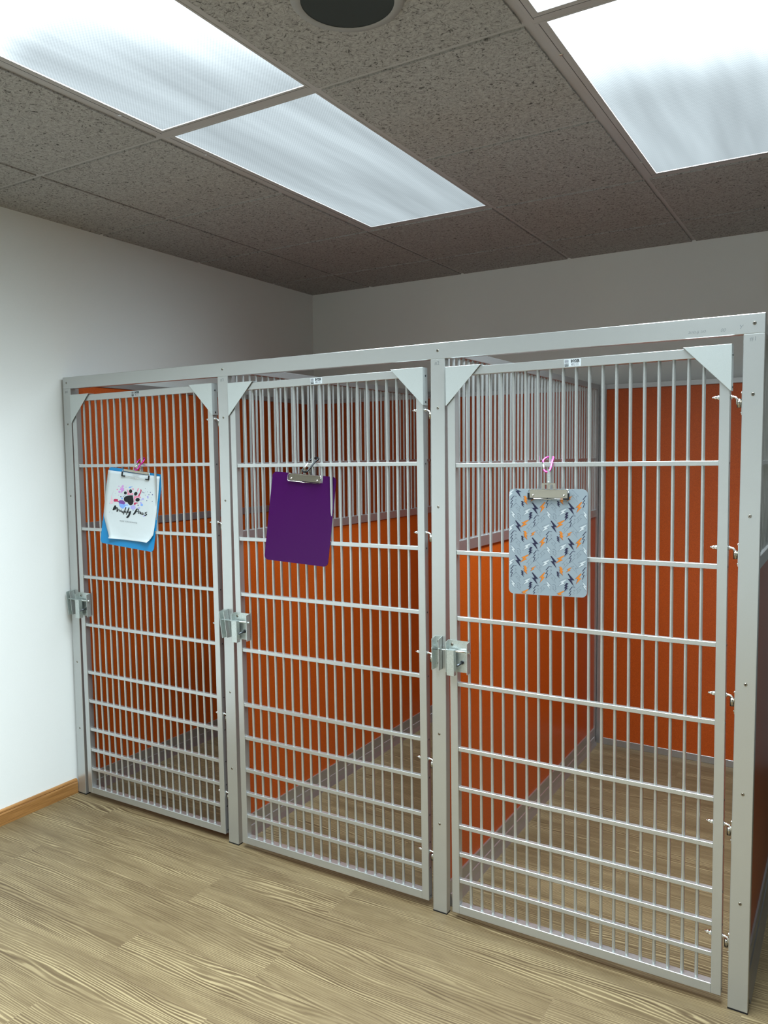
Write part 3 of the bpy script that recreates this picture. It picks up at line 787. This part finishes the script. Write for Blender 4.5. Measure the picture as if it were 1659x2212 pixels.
for tu in (-1, 0, 1, 2):
    for tv in (-1, 0, 1, 2, 3):
        for (u, v, h, kd, sh, mir) in MOT:
            cx_, cz = zd(u + tu * 512, v + tv * 502)
            hh = h * 0.000203 * 1.03
            if abs(cx_) > W3 / 2 + 0.005 or cz > 0.01 or cz < -H3 - 0.008: continue
            tilt = -0.5 if sh == -1 else (0.12 if mir else -0.12)
            shape = BOLT2 if sh == 2 else BOLT
            e = ((u * 7 + v * 3) % 11) * 1e-6
            if kd == 'navy':
                add_bolt(cx_ + 0.0016, cz - 0.0008, hh, shape, mir, tilt, 3, -0.00016 - e, 0.0006)
                add_bolt(cx_ + 0.0013, cz - 0.0006, hh, shape, mir, tilt, 4, -0.00018 - e, 0.0)
                add_bolt(cx_, cz, hh, shape, mir, tilt, 0, -0.0002 - e)
            elif kd == 'orange':
                add_bolt(cx_ - 0.0010, cz - 0.0005, hh, shape, mir, tilt, 3, -0.00016 - e, 0.0006)
                add_bolt(cx_, cz, hh, shape, mir, tilt, 1, -0.0002 - e)
            elif kd == 'white':
                add_bolt(cx_, cz, hh, shape, mir, tilt, 3, -0.00016 - e, 0.0013)
                add_bolt(cx_, cz, hh, shape, mir, tilt, 4, -0.00018 - e, 0.0003)
                add_bolt(cx_ + 0.0003, cz - 0.001, hh * 0.74, shape, mir, tilt, 2, -0.0002 - e)
            elif kd == 'stack':
                add_bolt(cx_ - 0.0015, cz - 0.0006, hh, shape, mir, tilt, 0, -0.00016 - e, 0.0006)
                add_bolt(cx_ + 0.0006, cz + 0.0002, hh, shape, mir, tilt, 3, -0.00018 - e, 0.0004)
                add_bolt(cx_ + 0.0006, cz + 0.0002, hh * 0.92, shape, mir, tilt, 4, -0.0002 - e)
            else:
                add_bolt(cx_, cz, hh, shape, mir, tilt, 3, -0.00016 - e, 0.0011)
                add_bolt(cx_, cz, hh, shape, mir, tilt, 4, -0.0002 - e)
pm.build('printed_bolts', mats3, cb3, recalc=False)

# --- paper sheet with the paw emblem (held by the clip, so a thing of its own)
MW1 = frame_matrix((0.4453, -0.006, 1.4437), (0.965, 0.2283, -0.1287), None, (0.1094, 0.0955, 0.9894))
ps = thing('paper_sheet', 'white sheet with a black paw print and brush lettering, held by the blue clipboard', 'paper')
ps.matrix_world = MW1
LEFT = [(-0.1266, -0.0138), (-0.1270, -0.070), (-0.1268, -0.1228), (-0.1250, -0.1807), (-0.1224, -0.2032), (-0.100, -0.246), (-0.0790, -0.2800), (-0.0751, -0.2877)]
RIGHT = [(0.1178, -0.0091), (0.1200, -0.055), (0.1216, -0.0947), (0.1216, -0.1455), (0.1222, -0.200), (0.1226, -0.2450), (0.1130, -0.2660), (0.1060, -0.2782)]
mb = MB(); rows = []
NX = 14
def lerp(a, b, t): return a + (b - a) * t
def along(ps_, t):
    q = t * (len(ps_) - 1); i = min(int(q), len(ps_) - 2); f = q - i
    return (lerp(ps_[i][0], ps_[i + 1][0], f), lerp(ps_[i][1], ps_[i + 1][1], f))
NR = 28
for r in range(NR + 1):
    t = r / NR; a = along(LEFT, t); b = along(RIGHT, t); row = []
    for k in range(NX + 1):
        s = k / NX
        curl = max(0, (t - 0.55) / 0.45)
        y = -0.0034 - 0.016 * curl ** 2 * (abs(2 * s - 1) ** 3) - 0.004 * curl - 0.0012 * math.sin(s * 6 + t * 4) * curl
        row.append(mb.bm.verts.new((lerp(a[0], b[0], s), y, lerp(a[1], b[1], s))))
    rows.append(row)
for r in range(NR):
    for k in range(NX):
        f = mb.bm.faces.new((rows[r][k], rows[r][k + 1], rows[r + 1][k + 1], rows[r + 1][k])); f.smooth = True
sheet = mb.build('sheet', PAPER, ps)
sm = sheet.modifiers.new('solid', 'SOLIDIFY'); sm.thickness = 0.0002
def z5(u, v): return (-0.1262 + 0.2384 * u / 1659 + 0.0248 * v / 1433, -0.0706 + 0.0316 * u / 1659 - 0.1783 * v / 1433)
YA = -0.0042
def smooth_loop(P):
    out = []; n = len(P)
    for i in range(n):
        p0, p1, p2, p3 = P[i - 1], P[i], P[(i + 1) % n], P[(i + 2) % n]
        for s in range(4):
            t = s / 4
            out.append(tuple(0.5 * ((2 * p1[c]) + (-p0[c] + p2[c]) * t + (2 * p0[c] - 5 * p1[c] + 4 * p2[c] - p3[c]) * t * t + (-p0[c] + 3 * p1[c] - 3 * p2[c] + p3[c]) * t ** 3) for c in range(2)))
    return out
def art(col_name, col, blobs, name, y):
    mt = simple(col_name, col, 0.6, 0, 0.2)
    if col_name == 'indigo_specks':
        mb = MB()
        for pts in blobs: mb.poly([z5(*p) for p in smooth_loop(pts)], 0, at=y)
        o = mb.build('paint_specks', mt, ps, recalc=False); o['kind'] = 'stuff'; return o
    for pts in blobs:
        MB().poly([z5(*p) for p in smooth_loop(pts)], 0, at=y).build(name, mt, ps, recalc=False)
def ell(cx_, cy_, rx, ry, rot=0, n=18, jit=0.0, seed=0):
    rn = random.Random(seed); o = []
    for k in range(n):
        a = 2 * PI * k / n; j = 1 + rn.uniform(-jit, jit)
        x = rx * j * math.cos(a); y = ry * j * math.sin(a)
        o.append((cx_ + x * math.cos(rot) - y * math.sin(rot), cy_ + x * math.sin(rot) + y * math.cos(rot)))
    return o
art('pale_pink_wash', (0.78, 0.50, 0.60), [[(165, 360), (195, 500), (215, 620), (170, 655), (110, 645), (125, 560), (150, 470), (160, 370), (230, 250), (240, 245)]], 'paint_splash', YA + 0.0001)
art('pink_wash', (0.82, 0.25, 0.38), [[(665, 180), (690, 190), (720, 250), (740, 300), (850, 300), (870, 355), (680, 352), (700, 300)], [(905, 400), (1000, 395), (1100, 410), (1110, 450), (960, 470), (930, 560), (905, 620), (890, 520)], [(995, 240), (1030, 140), (1055, 150), (1020, 235)], ell(352, 182, 20, 18, 0, 10, .2, 1), ell(868, 170, 22, 22, 0, 9, .3, 2)], 'paint_splash', YA + 0.00005)
art('crimson_wash', (0.50, 0.030, 0.10), [[(240, 510), (270, 490), (370, 500), (370, 545), (420, 560), (420, 590), (330, 575), (260, 580), (232, 550)], [(1105, 190), (1130, 180), (1145, 230), (1100, 340), (1070, 400), (1030, 395), (1080, 300), (1110, 230)], [(905, 620), (960, 600), (1040, 620), (960, 640), (945, 680), (895, 660)]], 'paint_splash', YA + 0.00002)
art('orchid_wash', (0.62, 0.28, 0.66), [ell(515, 180, 75, 60, .2, 16, .3, 3), ell(430, 265, 34, 40, 0, 12, .3, 4), ell(530, 75, 35, 24, 0, 10, .3, 5), [(480, 220), (520, 260), (480, 300)], ell(398, 368, 12, 12, 0, 8), ell(405, 80, 18, 16, 0, 9, .3, 6)], 'paint_splash', YA + 0.00003)
art('lavender_wash', (0.42, 0.40, 0.76), [ell(870, 760, 95, 75, 0, 16, .2, 7), ell(1345, 430, 28, 45, 0, 10, .3, 8), ell(1190, 490, 34, 32, 0, 10, .15, 9), ell(1130, 520, 16, 22, 0, 8), ell(1220, 1035, 26, 20, 0, 8), ell(1130, 620, 40, 26, .4, 9, .2, 10), ell(1060, 775, 40, 24, 0, 8, .2, 30)], 'paint_splash', YA + 0.00004)
art('purple_wash', (0.19, 0.08, 0.34), [[(400, 560), (460, 530), (560, 545), (610, 620), (580, 665), (480, 650), (410, 625)]], 'paint_splash', YA - 0.00002)
art('sky_wash', (0.22, 0.40, 0.85), [[(410, 620), (480, 650), (580, 660), (640, 690), (560, 790), (500, 795), (430, 720)], ell(508, 472, 30, 28, 0, 10), ell(765, 115, 38, 20, -.3, 10, .2, 11), ell(830, 92, 22, 10, 0, 8), ell(1150, 680, 42, 34, 0, 10), ell(672, 688, 26, 26, 0, 10)], 'paint_splash', YA + 0.00001)
art('pale_blue_wash', (0.55, 0.70, 0.90), [[(590, 640), (700, 640), (780, 700), (800, 790), (700, 800), (600, 790), (560, 760)]], 'paint_splash', YA + 0.00006)
art('indigo_specks', (0.05, 0.06, 0.22), [ell(x, y, r, r, 0, 8) for x, y, r in ((470, 417, 18), (555, 412, 13), (595, 380, 10), (1033, 690, 20), (873, 853, 12), (1183, 265, 14), (1222, 287, 13), (1340, 258, 10), (1430, 275, 14), (1383, 350, 13), (1495, 348, 16), (1265, 365, 8), (1313, 542, 13), (1490, 557, 12), (1268, 148, 9), (90, 632, 7), (92, 920, 7), (180, 950, 8), (130, 885, 6), (155, 795, 6), (640, 110, 8), (285, 312, 6), (1452, 438, 5), (1270, 260, 6))], 'paint_splash', YA - 0.00001)
pad = [(640, 400), (700, 380), (780, 368), (862, 368), (870, 420), (885, 500), (890, 570), (870, 640), (840, 676), (790, 692), (740, 675), (710, 640), (692, 600), (640, 590), (595, 565), (570, 520), (570, 460), (595, 425)]
toes = [ell(620, 295, 48, 50), ell(790, 240, 53, 63), ell(957, 320, 52, 64, 0.6), ell(1018, 512, 72, 58, -.2)]
def grow(pts, g):
    cx_ = sum(p[0] for p in pts) / len(pts); cy_ = sum(p[1] for p in pts) / len(pts)
    return [(p[0] + (p[0] - cx_) / max(1, math.hypot(p[0] - cx_, p[1] - cy_)) * g, p[1] + (p[1] - cy_) / max(1, math.hypot(p[0] - cx_, p[1] - cy_)) * g) for p in pts]
mb = MB()
for q in [pad] + toes: mb.poly([z5(*p) for p in grow(q, 16)], 0, at=YA - 0.0001)
mb.build('paw_halo', PAPER, ps, recalc=False)
mb = MB()
for q in [pad] + toes: mb.poly([z5(*p) for p in q], 0, at=YA - 0.00016)
mb.build('paw_print', BLACK, ps, recalc=False)
STROKES = [
 [(285, 700, 18), (262, 760, 40), (235, 820, 42), (205, 855, 16)], [(290, 705, 18), (305, 770, 22), (272, 850, 18)], [(272, 850, 12), (310, 800, 12), (345, 762, 18)], [(345, 762, 20), (350, 830, 26), (345, 905, 24)], [(345, 908, 14), (380, 860, 14), (405, 805, 12)],
 [(432, 830, 14), (418, 870, 18), (445, 888, 18), (478, 850, 12)], [(482, 838, 16), (475, 890, 20), (512, 905, 12)],
 [(575, 880, 10), (530, 890, 16), (518, 928, 18), (548, 932, 12), (582, 885, 8)], [(640, 755, 20), (600, 870, 22), (556, 992, 16)],
 [(670, 880, 10), (635, 888, 16), (622, 928, 18), (652, 932, 12), (690, 885, 8)], [(742, 765, 22), (700, 880, 24), (648, 1002, 16)],
 [(722, 878, 14), (708, 925, 16), (735, 930, 14), (770, 885, 12)], [(788, 880, 30), (760, 960, 40), (725, 1040, 38), (680, 1097, 24)], [(680, 1097, 14), (655, 1080, 10), (700, 1025, 8)],
 [(1002, 800, 26), (960, 880, 36), (920, 950, 36), (870, 990, 20)], [(1000, 800, 14), (1045, 830, 16), (1025, 885, 16), (962, 905, 10)],
 [(1092, 885, 10), (1050, 900, 16), (1038, 940, 18), (1068, 948, 12), (1100, 900, 8)], [(1106, 890, 16), (1096, 940, 20), (1130, 965, 10)],
 [(1134, 908, 14), (1122, 965, 18), (1158, 962, 14), (1180, 915, 12)], [(1182, 915, 14), (1168, 980, 20), (1205, 978, 14), (1228, 925, 12)],
 [(1325, 902, 10), (1270, 925, 18), (1285, 955, 20), (1308, 985, 22), (1270, 1012, 22), (1228, 1000, 12)]]
mb = MB()
for q, st in enumerate(STROKES):
    A = []; B = []
    # smooth the polyline
    fine = []
    for i in range(len(st) - 1):
        p0 = st[max(i - 1, 0)]; p1 = st[i]; p2 = st[i + 1]; p3 = st[min(i + 2, len(st) - 1)]
        for s in range(5):
            t = s / 5
            fine.append(tuple(0.5 * ((2 * p1[c]) + (-p0[c] + p2[c]) * t + (2 * p0[c] - 5 * p1[c] + 4 * p2[c] - p3[c]) * t * t + (-p0[c] + 3 * p1[c] - 3 * p2[c] + p3[c]) * t ** 3) for c in range(3)))
    fine.append(st[-1])
    for i, p in enumerate(fine):
        a = fine[max(i - 1, 0)]; b = fine[min(i + 1, len(fine) - 1)]
        dx, dy = b[0] - a[0], b[1] - a[1]; l = math.hypot(dx, dy) or 1
        nx, ny = -dy / l * max(p[2] * 1.45, 15) / 2, dx / l * max(p[2] * 1.45, 15) / 2
        yy = YA - 0.0002 - q * 3e-6
        pa = z5(p[0] + nx, p[1] + ny); pb = z5(p[0] - nx, p[1] - ny)
        A.append(mb.bm.verts.new((pa[0], yy, pa[1]))); B.append(mb.bm.verts.new((pb[0], yy, pb[1])))
    for i in range(len(A) - 1): mb.bm.faces.new((A[i], A[i + 1], B[i + 1], B[i]))
mb.build('brush_lettering', BLACK, ps, recalc=False)
c0 = z5(425, 1195); c1 = z5(1020, 1262)
ang = math.atan2(c1[1] - c0[1], c1[0] - c0[0])
text_mesh('small_lettering', 'DOG GROOMING', 0.0078, GREY_PRINT, ps,
          Matrix.Translation(((c0[0] + c1[0]) / 2, YA - 0.0012, (c0[1] + c1[1]) / 2)) @ Matrix.Rotation(-ang, 4, 'Y') @ FRONT, 0.00005, space=1.45)

# ================================================================== CARABINERS
def carabiner(path, gate, mat, gmat, label):
    cx_ = sum(p[0] for p in path) / len(path); cy_ = sum(p[1] for p in path) / len(path); cz = min(p[2] for p in path)
    c = thing('carabiner', label, 'carabiner', (cx_, cy_, cz))
    pts = []
    P = [Vector((p[0], p[1] - (0.009 if p[2] < 1.4765 and i_ > 4 else 0.0), p[2])) for i_, p in enumerate(path)]
    for i in range(len(P) - 1):
        p0 = P[max(i - 1, 0)]; p1 = P[i]; p2 = P[i + 1]; p3 = P[min(i + 2, len(P) - 1)]
        for s in range(4):
            t = s / 4
            pts.append(0.5 * ((2 * p1) + (-p0 + p2) * t + (2 * p0 - 5 * p1 + 4 * p2 - p3) * t * t + (-p0 + 3 * p1 - 3 * p2 + p3) * t ** 3))
    pts.append(P[-1]); o = Vector((cx_, cy_, cz))
    MB().tube([p - o for p in pts], 0.0031, 12).build('hook', mat, c)
    a = Vector(gate[0]) - o; b = Vector((gate[1][0], gate[1][1] - 0.004, gate[1][2])) - o
    MB().rod(a, b, 0.0028, 12).build('gate', gmat, c)
    return c
carabiner([(2.1556, 0.0087, 1.4727), (2.1547, 0.0135, 1.4773), (2.1603, 0.0206, 1.4841), (2.1682, 0.0241, 1.4874), (2.1793, 0.0241, 1.4873), (2.1831, 0.0206, 1.4839), (2.1867, 0.0055, 1.4714), (2.1881, -0.0067, 1.4581), (2.1883, -0.0157, 1.4497), (2.1852, -0.021, 1.4448), (2.1768, -0.0198, 1.4459), (2.1693, -0.0142, 1.451)],
          [(2.1562, 0.0030, 1.4720), (2.1687, -0.0127, 1.4524)], PINK, CHROME, 'bright pink carabiner with silver gate holding the lightning-bolt clipboard')
carabiner([(1.3073, 0.0123, 1.4801), (1.3125, 0.0193, 1.4858), (1.322, 0.0228, 1.4886), (1.332, 0.0239, 1.4896), (1.3401, 0.0193, 1.4857), (1.3425, 0.0056, 1.4761), (1.3392, -0.0111, 1.461), (1.3368, -0.0274, 1.448), (1.3351, -0.0333, 1.4433), (1.3229, -0.0344, 1.4423), (1.3138, -0.0286, 1.447), (1.3101, -0.0204, 1.4535)],
          [(1.3075, 0.0100, 1.4791), (1.3113, -0.0204, 1.4535)], BLACK_ANO, CHROME, 'black carabiner with silver gate holding the purple clipboard')
carabiner([(0.4411, 0.0059, 1.474), (0.4419, 0.0099, 1.4803), (0.4458, 0.016, 1.4865), (0.4511, 0.022, 1.4928), (0.4627, 0.0233, 1.4941), (0.4706, 0.0203, 1.4909), (0.476, 0.0054, 1.4775), (0.4796, -0.0056, 1.4642), (0.484, -0.0168, 1.4528), (0.4802, -0.0228, 1.4466), (0.4683, -0.0202, 1.4492), (0.4604, -0.0142, 1.4554)],
          [(0.4470, 0.0020, 1.474), (0.4598, -0.0125, 1.4572)], MAGENTA, CHROME, 'magenta carabiner holding the blue clipboard')
